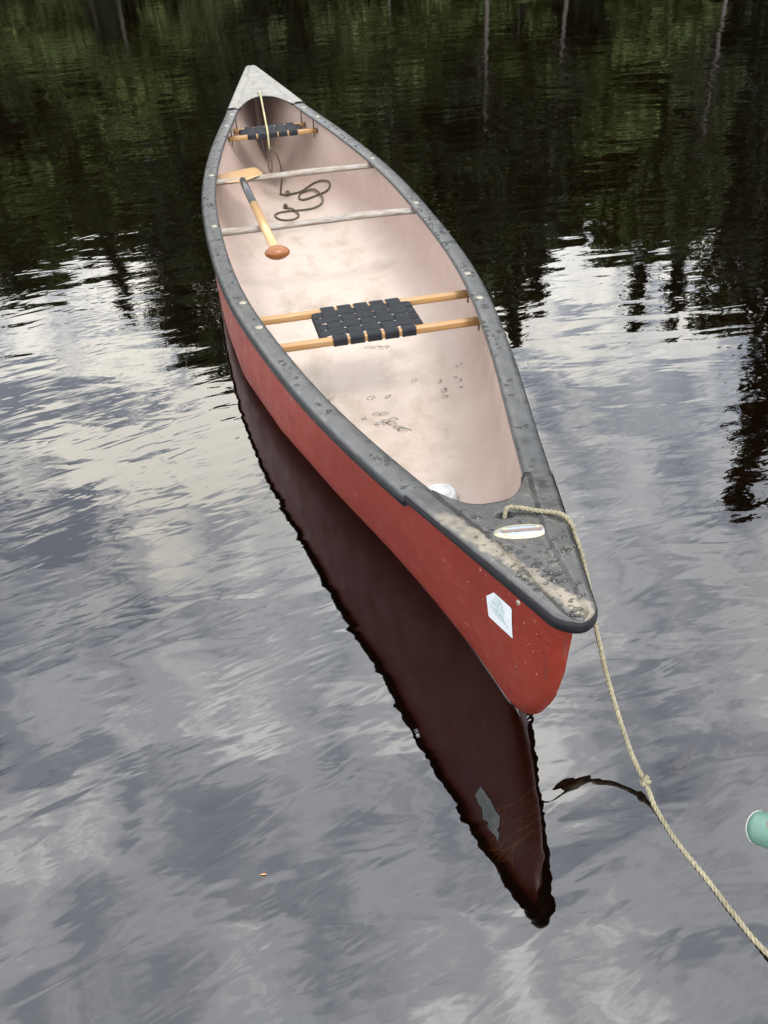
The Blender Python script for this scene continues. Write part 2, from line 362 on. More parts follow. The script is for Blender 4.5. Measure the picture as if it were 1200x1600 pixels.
def knot_path(c, ax, r, size):
    # a small overhand-like knot wound round the point c
    ax = Vector(ax).normalized(); n = ax.orthogonal().normalized(); b = ax.cross(n); out = []
    for i in range(26):
        t = i/25*2*math.pi*1.75
        rad = size*(0.75+0.25*math.cos(2*t)); out.append(Vector(c)+n*math.cos(t)*rad+b*math.sin(t)*rad+ax*(size*0.8*math.sin(1.5*t)))
    return out

# ------------------------------------------------------------------ canoe shape
X0, Y0, HD, TR, RL = -0.17786, 3.41826, 0.193788, 0.009894, -0.005984
CANOE_M = Matrix.Translation((X0, Y0, 0)) @ Euler((-TR, -RL, HD), 'XYZ').to_matrix().to_4x4()
KW = np.array([0.020, 0.190, 0.341, 0.4297, 0.4484, 0.4199, 0.3230, 0.1804, 0.024])
KZ = np.array([0.4385, 0.3367, 0.2878, 0.2746, 0.2914, 0.3316, 0.4517])
def cub(v, t):
    t = min(1.0, max(-1.0, t)); n = len(v); h = 2/(n-1); g = np.gradient(v, h)
    i = min(n-2, max(0, int((t+1)/h))); u = (t-(-1+i*h))/h
    return float((2*u**3-3*u*u+1)*v[i]+(u**3-2*u*u+u)*g[i]*h+(-2*u**3+3*u*u)*v[i+1]+(u**3-u*u)*g[i+1]*h)
def W(s): return cub(KW, s/2.5)
def Z(s): return cub(KZ, s/2.5)
def zkeel(s): return float(np.interp(abs(s), [0, 1.5, 2.0, 2.2, 2.6], [-.092, -.090, -.076, -.055, -.04]))
def Send(z): return float(np.interp(z, [-.092, -.076, -.055, -.025, 0, .05, .1, .2, .3, .46], [1.9, 2.07, 2.18, 2.252, 2.287, 2.338, 2.376, 2.430, 2.456, 2.470]))
WM_U = [0, .15, .3, .466, .616, .741, .841, .913, .97, 1]; WM_W = [.445, .442, .420, .345, .250, .160, .095, .054, .030, .022]
ZB = 0.10
def halfw(s, z, inset=0.0):
    S = Send(z); u = min(1.0, abs(s)/S); sg = 1 if s >= 0 else -1
    wm_ = float(np.interp(u, WM_U, WM_W)); zk = zkeel(s)+inset
    n = 2.9-1.2*max(0, u-.4)/.6
    if z >= ZB:
        t = min(1, (z-ZB)/max(.01, Z(s)-ZB)); y = wm_*(1-t)+W(sg*2.5*u)*t
    else:
        q = min(1, max(0, (ZB-z)/(ZB-zk))); y = wm_*(1-q**n)**(1/n)
    return y*math.sqrt(max(0, 1-u**50))
def C(s, y, z): return Vector((y, -s, z))       # canoe-local coordinates: s towards the near bow, y to the right
def floor_z(s, y, inset=0.012):
    lo, hi = zkeel(s)+inset, Z(s)
    for _ in range(30):
        mid = (lo+hi)/2
        if halfw(s, mid, inset)-0.010 > abs(y): hi = mid
        else: lo = mid
    return hi

canoe = empty('canoe'); canoe.matrix_world = CANOE_M
tag(canoe, 'long red canoe with pink interior and grey black rails afloat on the dark lake', 'canoe')

def shell(name, mat, inset, vmax):
    us = [math.sin(math.pi/2*(i/60*2-1))*0.55+(i/60*2-1)*0.45 for i in range(61)]
    vs, fs = [], []; NV = 15
    def row(j, side):
        v = (j/NV)**1.5
        pts = []
        for u in us:
            s = u*2.4; z = 0
            for _ in range(12):
                z = (zkeel(s)+inset)*(1-v)+(Z(s)-vmax)*v; s = u*(Send(z)-inset*1.0)
            y = max(0, halfw(s*1.0, z, inset)-(inset*0.8 if j else 0)) if j else 0
            if abs(u) == 1: y = min(y, 0.0)
            pts.append(C(s, side*y, z))
        return pts
    rows = [row(j, -1) for j in range(NV, 0, -1)] + [row(0, 1)] + [row(j, 1) for j in range(1, NV+1)]
    for r_ in rows: vs += r_
    n = len(us)
    for j in range(len(rows)-1):
        for i in range(n-1):
            fs.append((j*n+i, j*n+i+1, (j+1)*n+i+1, (j+1)*n+i))
    o = mesh(name, vs, fs, mat, canoe, normals=False)
    bm = bmesh.new(); bm.from_mesh(o.data); bmesh.ops.remove_doubles(bm, verts=bm.verts, dist=1e-5); bmesh.ops.recalc_face_normals(bm, faces=bm.faces); bm.to_mesh(o.data); bm.free()
    o.data.polygons.foreach_set('use_smooth', [True]*len(o.data.polygons))
    return o
hull = shell('hull', M_HULL, 0.0, 0.006)
liner = shell('inner_liner', M_LINER, 0.010, 0.010)

# gunwales: swept section
def sweep_rail(side, s0, s1, sec, name, mat, N=90, parent=canoe):
    vs, fs = [], []; n = len(sec)
    for i in range(N+1):
        s = s0+(s1-s0)*i/N
        dw = (W(s+.01)-W(s-.01))/.02; L = math.sqrt(1+dw*dw)
        nx, ns = 1/L, -dw/L                                   # outward normal in (y, s)
        for (d, h) in sec:
            vs.append(C(s-ns*d, side*(W(s)-nx*d), Z(s)+h))
    for i in range(N):
        for k in range(n):
            fs.append((i*n+k, i*n+(k+1) % n, (i+1)*n+(k+1) % n, (i+1)*n+k))
    fs.append(tuple(range(n))); fs.append(tuple(N*n+k for k in range(n)))
    o = mesh(name, vs, fs, mat, parent, normals=True)
    return o
SEC = [(-.004, -.026), (-.005, -.008), (-.003, -.002), (.002, .001), (.010, .0022), (.030, .003), (.046, .0015), (.0535, -.0005), (.0555, -.004), (.0555, -.011), (.052, -.012), (.014, -.009), (.009, -.026)]
rails = {}
for side in (-1, 1):
    o = sweep_rail(side, -1.80, 1.972, SEC, 'gunwale', M_RAIL); rails[side] = o
    md = o.modifiers.new('edge', 'EDGE_SPLIT'); md.split_angle = R(50)
    # thin rubbing strip, darker, along the outer face
    sweep_rail(side, -1.80, 1.972, [(-.0045, -.026), (-.0085, -.024), (-.0095, -.014), (-.0075, -.008), (-.0045, -.0075)], 'rubbing_strip', M_BAND, parent=o)

# deck plates with rolled edge, recessed panel and rope hole
HOLE = {1: (2.122, 0.004), -1: (-2.012, -0.006)}
def deck(end, mat):
    sg = end; s_in = 1.972 if end > 0 else 1.80; arc = 2.062 if end > 0 else 1.968; tip = 2.494
    hs, hy = HOLE[end]
    def Wd(t):   # half width with a rounded nose, t = |s|
        w = W(sg*min(t, 2.5))+.005
        if t > tip-.036: w = min(w, w*math.sqrt(max(0, 1-((t-(tip-.036))/.036)**2)))
        return w
    NA, NS = 64, 110; vs, fs = [], []
    for i in range(NS+1):
        b = i/NS
        for k in range(NA+1):
            a = (k/NA*2-1)
            wi = Wd(s_in+.03)-.060; ai = abs(a)*Wd(s_in+.03)
            q = min(1, ai/wi)
            st = arc-(arc-s_in)*(q**3.2)
            t = st+(tip-st)*(1-(1-b)**1.12)
            w = Wd(t); y = a*w; d = w-abs(y)
            rim = 0.0065*max(0, min(1, ((.052*min(1, w/.10))-d)/.010+.5))
            h = .004+rim
            if d < .010: h -= .010*(1-math.sqrt(max(0, 1-((.010-d)/.010)**2)))
            if t < st+.004 and q < 1: h -= .004
            r_ = math.hypot((t*sg-hs)*1.0, (y-hy)*0.8)
            if r_ < .013: h -= .03*min(1, (1-(r_/.013)**4))
            vs.append(C(sg*t, y, Z(sg*t)+h))
    for i in range(NS):
        for k in range(NA):
            q = i*(NA+1)+k; fs.append((q, q+1, q+NA+2, q+NA+1))
    o = mesh('deck_plate', vs, fs, mat, canoe, normals=True)
    # skirt down the outside
    vs, fs = [], []; N = 140; ring = []
    for i in range(N+1):
        a = i/N*2-1; e = 1-abs(a); t = s_in-.002+(tip-s_in+.002)*(1-(1-e)**1.0)
        t = s_in+(tip-s_in)*(math.sin(e*math.pi/2)); ring.append((t, math.copysign(Wd(t), a)))
    prof = [(0.000, -.004), (.0025, -.008), (.0035, -.013), (.0035, None), (-.004, None)]
    for (t, y) in ring:
        dp = .016+.008*max(0, (t-s_in)/(tip-s_in))**1.5
        w0 = Wd(t)
        # outward direction
        dy = (Wd(t+.004)-Wd(t-.004))/.008 if t < tip-.006 else -8
        L = math.hypot(1, dy); oy, os_ = math.copysign(1/L, y), -dy/L
        for (d, h) in prof:
            hh = h if h is not None else -dp
            vs.append(C(sg*(t+os_*d), y+oy*d, Z(sg*t)+.008+hh))
    n = len(prof)
    for i in range(N):
        for k in range(n-1): fs.append((i*n+k, i*n+k+1, (i+1)*n+k+1, (i+1)*n+k))
    mesh('deck_skirt', vs, fs, M_BAND if end > 0 else mat, o, normals=True)
    # rolled lip along the inner arc
    P = []
    for k in range(41):
        a = -1+2*k/40; w = Wd(s_in+.03)-.056; y = a*w; t_ = arc-(arc-s_in)*abs(a)**3.2; P.append(C(sg*(t_+.003), y, Z(sg*t_)-.003))
    vs, fs = [], []; tube_geo(P, .0055, 8, vs, fs); mesh('deck_lip', vs, fs, M_BAND, o)
    return o
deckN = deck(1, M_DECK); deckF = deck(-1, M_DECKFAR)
tag(deckN, 'worn black near deck plate with tan left margin'); tag(deckF, 'pale grey far deck plate')

def disc(name, c, rx_, ry_, h, mat, parent, rot=0, dome=0.35, seg=24, nrm=None):
    """low domed disc on a surface at canoe-local c"""
    vs, fs = [], []; prof = [(1, -h*.4), (1, h*(1-dome)), (.85, h*(1-dome*.35)), (.5, h), (0.001, h)]
    for (r_, z) in prof:
        for k in range(seg):
            a = 2*math.pi*k/seg; x, y = rx_*r_*math.cos(a), ry_*r_*math.sin(a)
            vs.append(Vector((x*math.cos(rot)-y*math.sin(rot), x*math.sin(rot)+y*math.cos(rot), z)))
    for i in range(len(prof)-1):
        for k in range(seg): fs.append((i*seg+k, i*seg+(k+1) % seg, (i+1)*seg+(k+1) % seg, (i+1)*seg+k))
    fs.append(tuple((len(prof)-1)*seg+k for k in range(seg)))
    o = mesh(name, vs, fs, mat, parent, normals=True); o.location = c
    if nrm is not None: o.rotation_euler = Vector(nrm).to_track_quat('Z', 'Y').to_euler()
    return o
# oval badge on the near deck
bs, by = 2.196, 0.011
bz = Z(bs)+.0045
def slopeN(s): dz = (Z(s+.02)-Z(s-.02))/.04; return Vector((0, dz, 1)).normalized()   # local y = -s
badge = disc('badge', C(bs, by, bz), .054, .026, .003, M_BRASS, deckN, rot=R(-11), dome=.3, nrm=None, seg=48)
badge.rotation_euler = (math.atan((Z(2.22)-Z(2.17))/.05)*-1, 0, 0)
tag(badge, 'oval metal badge with pale rim and brownish band')
disc('badge_field', (0, 0, .0024), .044, .0185, .001, M_BADGE, badge, rot=R(-11), dome=.2, seg=40)
def boxv(name, c, sx_, sy_, sz_, mat, parent, rot=0, bev=0.0):
    bm = bmesh.new(); bmesh.ops.create_cube(bm, size=1)
    for v_ in bm.verts: v_.co = Vector((v_.co.x*sx_, v_.co.y*sy_, v_.co.z*sz_))
    if bev: bmesh.ops.bevel(bm, geom=bm.edges, offset=bev, segments=2, affect='EDGES')
    o = bm_obj(name, bm, mat, parent, smooth=False); o.location = c; o.rotation_euler = (0, 0, rot); return o
boxv('badge_band', (0, 0, .0038), .078, .010, .0012, M_BAND2, badge, R(-11), .0004)
for sx_ in (-1, 1):
    disc('badge_rivet', (sx_*.0485*math.cos(R(-11)), sx_*.0485*math.sin(R(-11)), .0028), .0028, .0028, .0014, M_METAL, badge, seg=12)
    for sy_ in (-1, 1):
        p = Vector((sx_*.031, sy_*.0105, 0)); p.rotate(Euler((0, 0, R(-11))))
        disc('badge_emblem', (p.x, p.y, .0034), .006, .003, .0009, M_BRASS, badge, rot=R(20*sx_*sy_), seg=10)
# bolts on the rails
def railpt(s, side, d, h=0.003): return C(s, side*(W(s)-d), Z(s)+h)
for s in (-1.724, -1.547, -.810, -.142, .678, .8965):
    for side in (-1, 1):
        o = disc('bolt', railpt(s, side, .032, .0022), .0125, .0125, .0036, M_METAL, rails[side], dome=.55, seg=16)
disc('rivet', C(2.385, -(W(2.385)+.0125), Z(2.385)-.018), .0048, .0048, .002, M_METAL, deckN, seg=14, nrm=(-1, -.33, .05))
disc('rivet', C(-2.2, (W(-2.2)+.010), Z(-2.2)-.016), .0048, .0048, .002, M_METAL, deckF, seg=14, nrm=(1, .33, .05))

# thwarts
def bar(name, s, z, rz_, rs, mat, parent, arch=0.0, wig=0.0, inset=.02, seg=14, N=24, square=False, ymax=None, seed=0):
    rnd = random.Random(seed); vs, fs = [], []
    ym = halfw(s, z)-inset if ymax is None else ymax
    ph = rnd.random()*6
    for i in range(N+1):
        y = -ym+2*ym*i/N; cz = z+arch*(1-(y/ym)**2)+wig*math.sin(y*9+ph); cs = s+wig*.8*math.sin(y*7+ph*2)
        k_ = 1+.10*math.sin(y*11+ph) if wig else 1
        for k in range(seg):
            a = 2*math.pi*k/seg; ca, sa = math.cos(a), math.sin(a)
            if square: ca = math.copysign(abs(ca)**.35, ca); sa = math.copysign(abs(sa)**.35, sa)
            vs.append(C(cs+ca*rs*k_, y, cz+sa*rz_*k_))
    for i in range(N):
        for k in range(seg): fs.append((i*seg+k, i*seg+(k+1) % seg, (i+1)*seg+(k+1) % seg, (i+1)*seg+k))
    fs.append(tuple(range(seg))); fs.append(tuple(N*seg+k for k in range(seg)))
    return mesh(name, vs, fs, mat, parent, normals=True)
tag(bar('thwart', -.810, Z(-.81)-.030, .013, .019, M_THWART, canoe, wig=.0018, seed=1), 'weathered far thwart')
tag(bar('thwart', -.142, Z(-.14)-.030, .013, .019, M_THWART, canoe, wig=.0035, arch=.004, seed=2), 'weathered wavy middle thwart')

# seats: two rails, side stretchers, woven straps, hanging bolts
def seat(sa, sb, ztop, y0, label):
    root = empty('seat'); root.parent = canoe; root.location = C((sa+sb)/2, y0, 0); tag(root, label)
    off = Vector(root.location)
    def fix(o):
        o.data.transform(Matrix.Translation(-off)); return o
    for s in (sa, sb):
        fix(bar('seat_rail', s, ztop-.012, .011, .014, M_SEATWOOD, root, square=True, seg=20, N=10, inset=.012))
    for sd_ in (-1, 1):
        vs, fs = [], []; tube_geo([C(sa+.01, y0+sd_*.155, ztop-.014), C(sb-.01, y0+sd_*.155, ztop-.014)], .009, 10, vs, fs)
        mesh('seat_stretcher', [v_-off for v_ in vs], fs, M_SEATWOOD, root)
    nl = 4; ds = (sb-sa-.028)/nl; wl_ = ds*.90; lat = [sa+.014+ds*(i+.5) for i in range(nl)]
    lon = [y0-.112+.056*i for i in range(5)]; wn_ = .046
    # straps running along the boat, wrapping round both rails
    for j, yc in enumerate(lon):
        path = [(sa-.0155, ztop-.024), (sa-.0155, ztop-.004), (sa-.012, ztop+.0015), (sa+.010, ztop+.002)]
        for i, s in enumerate(lat):
            z = ztop+.0006+(.0026 if (i+j) % 2 == 0 else -.0022); path += [(s-ds*.25, z), (s+ds*.25, z)]
        path += [(sb-.010, ztop+.002), (sb+.012, ztop+.0015), (sb+.0155, ztop-.004), (sb+.0155, ztop-.024)]
        rnd = random.Random(j+int(sa*10)); sk = rnd.uniform(-.003, .003)
        vs, fs = [], []
        for q, (s, z) in enumerate(path):
            sk_ = sk*(q/len(path)-.5)
            for (yy, hh) in ((-wn_/2, 0), (-wn_/4, .0006), (wn_/4, .0006), (wn_/2, 0)): vs.append(C(s, yc+yy+sk_, z+hh)-off)
        for q in range(len(path)-1):
            for k in range(3): fs.append((q*4+k, q*4+k+1, q*4+k+5, q*4+k+4))
        o = mesh('strap', vs, fs, M_WEB, root, smooth=False); sm_ = o.modifiers.new('thick', 'SOLIDIFY'); sm_.thickness = .0010
    for i, s in enumerate(lat):
        ys = [y0-.170, y0-.168, y0-.158, y0-.145]; zs = [ztop-.024, ztop-.004, ztop-.001, ztop-.001]
        for j, yc in enumerate(lon):
            z = ztop+.0006+(-.0022 if (i+j) % 2 == 0 else .0026); ys += [yc-.016, yc+.016]; zs += [z, z]
        ys += [y0+.145, y0+.158, y0+.168, y0+.170]; zs += [ztop-.001, ztop-.001, ztop-.004, ztop-.024]
        vs, fs = [], []
        for y, z in zip(ys, zs):
            for (d, hh) in ((-wl_/2, 0), (-wl_/4, .0006), (wl_/4, .0006), (wl_/2, 0)): vs.append(C(s+d, y, z+hh)-off)
        for q in range(len(ys)-1):
            for k in range(3): fs.append((q*4+k, q*4+k+1, q*4+k+5, q*4+k+4))
        o = mesh('strap', vs, fs, M_WEB, root, smooth=False); sm_ = o.modifiers.new('thick', 'SOLIDIFY'); sm_.thickness = .0010
    for s in (sa, sb):
        for sd_ in (-1, 1):
            y = sd_*(halfw(s, ztop)-.030)
            vs, fs = [], []; tube_geo([C(s, y, ztop), C(s, y, Z(s)-.010)], .0035, 8, vs, fs); mesh('hanging_bolt', [v_-off for v_ in vs], fs, M_STEELDK, root)
            vs, fs = [], []; tube_geo([C(s, y, ztop-.045), C(s, y, ztop-.022)], .003, 6, vs, fs); mesh('hanging_bolt', [v_-off for v_ in vs], fs, M_STEELDK, root)
    return root
seat(.678, .8965, .228, .005, 'near seat with black woven webbing on two pale wooden rails')
seat(-1.724, -1.575, .268, -.003, 'far seat with black woven webbing under the yellow line')

# sticker with lines of green print, laid on the hull side
STK = [(2.252, .330), (2.212, .352), (2.262, .355)]
def hullpt(s, z, out=0.0):
    e = .004; y = halfw(s, z); ds_ = (halfw(s+e, z)-halfw(s-e, z))/(2*e); dz_ = (halfw(s, z+e)-halfw(s, z-e))/(2*e)
    n = Vector((-1.0, -(-ds_)*-1.0, dz_)); n = Vector((-1.0, ds_, dz_)).normalized()
    return C(s, -y, z)+n*out
def patch_on_hull(name, poly, out, mat, parent, sub=5):
    cs, cz = sum(p[0] for p in poly)/len(poly), sum(p[1] for p in poly)/len(poly); vs = [hullpt(cs, cz, out)]; fs = []; E_ = []
    for i, a in enumerate(poly):
        b = poly[(i+1) % len(poly)]
        for k in range(4): E_.append((a[0]+(b[0]-a[0])*k/4, a[1]+(b[1]-a[1])*k/4))
    n = len(E_)
    for r_ in range(1, sub+1):
        for (s, z) in E_: vs.append(hullpt(cs+(s-cs)*r_/sub, cz+(z-cz)*r_/sub, out))
    for i in range(n): fs.append((0, 1+i, 1+(i+1) % n))
    for r_ in range(sub-1):
        for i in range(n): q = 1+r_*n; fs.append((q+i, q+n+i, q+n+(i+1) % n, q+(i+1) % n))
    return mesh(name, vs, fs, mat, parent)
stk = patch_on_hull('sticker', [(2.2427, .3081), (2.2475, .3125), (2.2707, .3401), (2.323, .3468), (2.327, .344), (2.3252, .2668), (2.2430, .2506), (2.2406, .2530)], .0012, M_STICKER, canoe)
tag(stk, 'pale six sided sticker with small green print')
rnd = random.Random(5); vs, fs = [], []
for (z0, sa_, sb_) in ((.3310, 2.276, 2.296), (.3225, 2.272, 2.300), (.3140, 2.266, 2.304), (.3070, 2.262, 2.300), (.2985, 2.270, 2.300), (.2910, 2.256, 2.304), (.2830, 2.262, 2.312)):
    s = sa_
    while s < sb_:
        w_ = rnd.choice((.0014, .0019, .0024)); hh = .0034 if rnd.random() < .7 else .0048
        for j_, (ds_, dz_, ww, h2) in enumerate(((0, 0, .0009, hh), (0, hh*rnd.choice((0, .5, .9)), w_, .0010))):
            q = len(vs); vs += [hullpt(s+ds_, z0+dz_, .0018), hullpt(s+ds_+ww, z0+dz_, .0018), hullpt(s+ds_+ww, z0+dz_+h2, .0018), hullpt(s+ds_, z0+dz_+h2, .0018)]; fs.append((q, q+1, q+2, q+3))
        s += w_+.0011+(.0022 if rnd.random() < .2 else 0)
mesh('printed_text', vs, fs, M_INK, stk, smooth=False)

# ------------------------------------------------------------------ lake
def ring_pt(phi):      # waterline loop, phi measured round the canoe; returns canoe-local point where the hull meets world z = 0
    c, s_ = math.cos(phi), math.sin(phi)
    S = 2.279 if c > 0 else 2.303
    s = S*c
    zl = -TR*s
    return s, math.copysign(halfw(s, zl, 0)+(.0005), s_), zl
NP = 240; loop = []
for i in range(NP):
    phi = 2*math.pi*i/NP
    s, y, zl = ring_pt(phi)
    if abs(math.sin(phi)) < 1e-6: y = 0
    loop.append(((CANOE_M @ C(s, y, zl)), phi))
ctr = Vector((X0, Y0, 0)); ax = Vector((math.sin(HD), -math.cos(HD), 0)); bx_ = Vector((math.cos(HD), math.sin(HD), 0))
vs, fs = [], []
rings = [(0, .0020), (.002, .0012), (.005, .0004), (.010, 0)]
for (d, h) in rings:
    for (p, phi) in loop:
        c_, s_ = math.cos(phi), math.sin(phi); n = (ax*(c_*abs(c_)**3)+bx_*s_).normalized(); q = p+n*(d-.002)
        vs.append(Vector((q.x, q.y, h*min(1.0, abs(s_)*3))))
for (Ra, Rb) in ((2.36, .49), (2.9, .9), (3.6, 2.0), (6, 5), (20, 20), (80, 80), (600, 600)):
    for (p, phi) in loop: vs.append(ctr+ax*(Ra*math.cos(phi))+bx_*(Rb*math.sin(phi)))
nr = len(rings)+7
for j in range(nr-1):
    for i in range(NP): fs.append((j*NP+i, j*NP+(i+1) % NP, (j+1)*NP+(i+1) % NP, (j+1)*NP+i))
water = mesh('lake_water', vs, fs, M_WATER, normals=True)
if water.data.polygons[len(fs)//2].normal.z < 0: water.data.flip_normals()
water.data.polygons.foreach_set('use_smooth', [i < 3*NP for i in range(len(water.data.polygons))])
tag(water, kind='structure')
bm = bmesh.new(); bmesh.ops.create_grid(bm, x_segments=80, y_segments=80, size=600)
for v_ in bm.verts: v_.co.z = -1.6
tag(bm_obj('lake_bed', bm, M_BED), kind='structure')

# far bank and the small spit on the right
def terrain(name, x0, x1, y0, y1, nx, ny, f):
    vs, fs = [], []
    for j in range(ny+1):
        for i in range(nx+1):
            x = x0+(x1-x0)*i/nx; y = y0+(y1-y0)*j/ny; vs.append((x, y, f(x, y)))
    for j in range(ny):
        for i in range(nx): q = j*(nx+1)+i; fs.append((q, q+1, q+nx+2, q+nx+1))
    return tag(mesh(name, vs, fs, M_BANK), kind='structure')
def bank_z(x, y):
    d = y-(37+1.2*math.sin(x*.13)+.6*math.sin(x*.41+1))-.004*x*x*0
    return max(-1.7, -.6+.9*min(1, max(-2, d/1.6))+max(0, d-1.6)*.16+max(0, min(d, 60)-14)*.42+.12*math.sin(x*1.3)*math.sin(y*.9))
terrain('far_bank', -170, 170, 30, 140, 170, 90, bank_z)
SPX, SPY = 9.3, 14.0
def spit_z(x, y):
    r_ = math.hypot((x-SPX-3)/5.2, (y-SPY)/3.0); return -1.7+2.25*max(0, 1-r_**3)+.05*math.sin(x*4)*math.sin(y*3.3)
terrain('spit', SPX-3, SPX+10, SPY-4, SPY+4, 30, 20, spit_z)

# ------------------------------------------------------------------ trees
def leaf_mesh(name, pts, size, mat, rnd, flat=.5):
    n = len(pts); V = np.empty((n*4, 3)); F = np.arange(n*4).reshape(n, 4)
    rs = np.random.RandomState(rnd)
    P = np.array(pts); u = rs.normal(size=(n, 3)); u /= np.linalg.norm(u, axis=1)[:, None]
    w = rs.normal(size=(n, 3)); w[:, 2] *= flat; w -= u*(w*u).sum(1)[:, None]; w /= np.linalg.norm(w, axis=1)[:, None]+1e-6
    u[:, 2] *= flat
    sz = size*rs.uniform(.55, 1.25, n)[:, None]
    V[0::4] = P-u*sz; V[1::4] = P-w*sz*.45; V[2::4] = P+u*sz; V[3::4] = P+w*sz*.45
    me = bpy.data.meshes.new(name); me.vertices.add(n*4); me.vertices.foreach_set('co', V.ravel())
    me.loops.add(n*4); me.loops.foreach_set('vertex_index', F.ravel()); me.polygons.add(n)
    me.polygons.foreach_set('loop_start', np.arange(0, n*4, 4)); me.polygons.foreach_set('loop_total', np.full(n, 4)); me.update(calc_edges=True)
    return me
def trunk_mesh(segs):
    vs, fs = [], []
    for P, r0, r1 in segs:
        n = len(P); tube_geo(P, [r0+(r1-r0)*i/(n-1) for i in range(n)], 7, vs, fs)
    me = bpy.data.meshes.new('trunk'); me.from_pydata([tuple(v_) for v_ in vs], [], fs); me.update(); return me
def spruce(seed, h=18.0, wid=2.6, dens=1.5, size=.24):
    rnd = random.Random(seed); segs = []; pts = []
    lean = rnd.uniform(-.02, .02)
    top = Vector((lean*h, 0, h)); base = Vector((0, 0, -.4))
    segs.append(([base, base.lerp(top, .3), base.lerp(top, .65), top], .20, .02))
    z = h*rnd.uniform(.10, .2)
    while z < h*.985:
        f = (z/h); L = wid*(1-f)**.8*rnd.uniform(.55, 1.1)*(1 if f > .3 else .6+f)+.15
        for k in range(rnd.randint(3, 5)):
            a = rnd.uniform(0, 6.283); Lk = L*rnd.uniform(.55, 1.15); c0 = base.lerp(top, z/h)
            d = Vector((math.cos(a), math.sin(a), 0)); droop = rnd.uniform(-.35, .05)*(1-f*.6)
            P = [c0+d*(Lk*t)+Vector((0, 0, droop*Lk*t*t)) for t in (0, .5, 1)]
            if Lk > .7: segs.append((P, .03, .008))
            for q in range(int(dens*(5+Lk*16))):
                t = rnd.random()**.7; p = P[0].lerp(P[1], t*2) if t < .5 else P[1].lerp(P[2], t*2-1)
                sp = .10+.22*t*min(1, Lk)
                pts.append((p.x+rnd.gauss(0, sp), p.y+rnd.gauss(0, sp), p.z-abs(rnd.gauss(0, .16))))
        z += h*.017*rnd.uniform(.8, 1.5)
    return trunk_mesh(segs), leaf_mesh('crown', pts, size, M_CONIF, seed, .5), M_CONIF
def blobtree(seed, h, trunkh, nb, br, spread, dens, size, mat, trunk_r=.2):
    rnd = random.Random(seed); segs = []; pts = []
    bend = Vector((rnd.uniform(-.6, .6), rnd.uniform(-.6, .6), 0))
    def ax_(t): return Vector((0, 0, -.4+t*h))+bend*t*t
    segs.append(([ax_(t) for t in (0, .25, .5, .75, .97)], trunk_r, .03))
    for k in range(nb):
        f = trunkh+(1-trunkh)*(k+rnd.random())/nb; f = min(.99, f); a = rnd.uniform(0, 6.283)
        g = math.sin(math.pi*min(1, max(.12, (f-trunkh)/(1-trunkh)))**.8) if mat is M_BROAD else 1-.65*(f-trunkh)/(1-trunkh)
        L = spread*max(.15, g)*rnd.uniform(.45, 1.1); c0 = ax_(max(.1, f-.08)); tip = ax_(f)+Vector((math.cos(a)*L, math.sin(a)*L, rnd.uniform(-.2, .5)))
        segs.append(([c0, c0.lerp(tip, .5)+Vector((0, 0, .12)), tip], .05, .012))
        R_ = br*rnd.uniform(.6, 1.25); n = int(dens*R_*R_*60)
        for q in range(n):
            v_ = Vector((rnd.gauss(0, 1), rnd.gauss(0, 1), rnd.gauss(0, 1))); v_.normalize(); v_ *= R_*rnd.random()**.35
            pts.append((tip.x+v_.x*1.1, tip.y+v_.y*1.1, tip.z+v_.z*.62))
    return trunk_mesh(segs), leaf_mesh('crown', pts, size, mat, seed, .7), mat
PROTO = []
for i, (h_, w_) in enumerate(((18, 2.4), (18, 3.0), (18, 1.9))): PROTO.append(('spruce_tree', spruce(10+i, h_, w_), 18.0))
for i in range(3): PROTO.append(('pine_tree', blobtree(30+i, 18, .45, 30, 1.15, 2.5, 2.8, .24, M_PINE), 18.0))
for i in range(3): PROTO.append(('broadleaf_tree', blobtree(50+i, 14, .16, 40, 1.4, 3.2, 2.6, .26, M_BROAD), 14.0))
for nm, (tm, cm_, mt), h_ in PROTO: tm.materials.append(M_BARK); cm_.materials.append(mt)
KINDL = {'spruce_tree': 'dark spruce tree standing in the forest beyond the lake, mirrored in the water',
         'pine_tree': 'tall pine tree with clumped crown beyond the lake, mirrored in the water',
         'broadleaf_tree': 'olive green leafy tree on the far lake bank, mirrored in the water'}
def plant(pi, x, y, z, h, rot, wid=1.0, label=None, group='trees of the forest on the far bank'):
    nm, (tm, cm_, mt), ph = PROTO[pi]
    e = empty(nm, (x, y, z), (0, 0, rot)); k = h/ph; e.scale = (k*wid, k*wid, k)
    t = bpy.data.objects.new('trunk', tm); c_ = bpy.data.objects.new('crown', cm_)
    for o in (t, c_): col.objects.link(o); o.parent = e
    tag(e, label or KINDL[nm], 'tree', group if not label or group else None)
    return e
rnd = random.Random(4)
def skyline(az):       # elevation of the tree tops seen across the lake
    A = [-50, -24, -21, -18.3, -16.6, -14.4, -12.5, -9, 0, 8, 10, 12, 14, 15.4, 17, 18.5, 20.2, 22, 24.4, 50]
    E_ = [22, 21.0, 21.3, 19.5, 22.6, 21.6, 23.8, 23, 24, 25, 26, 24, 21.0, 20.5, 22, 23.5, 24, 21.5, 22, 22]
    return float(np.interp(az, A, E_))
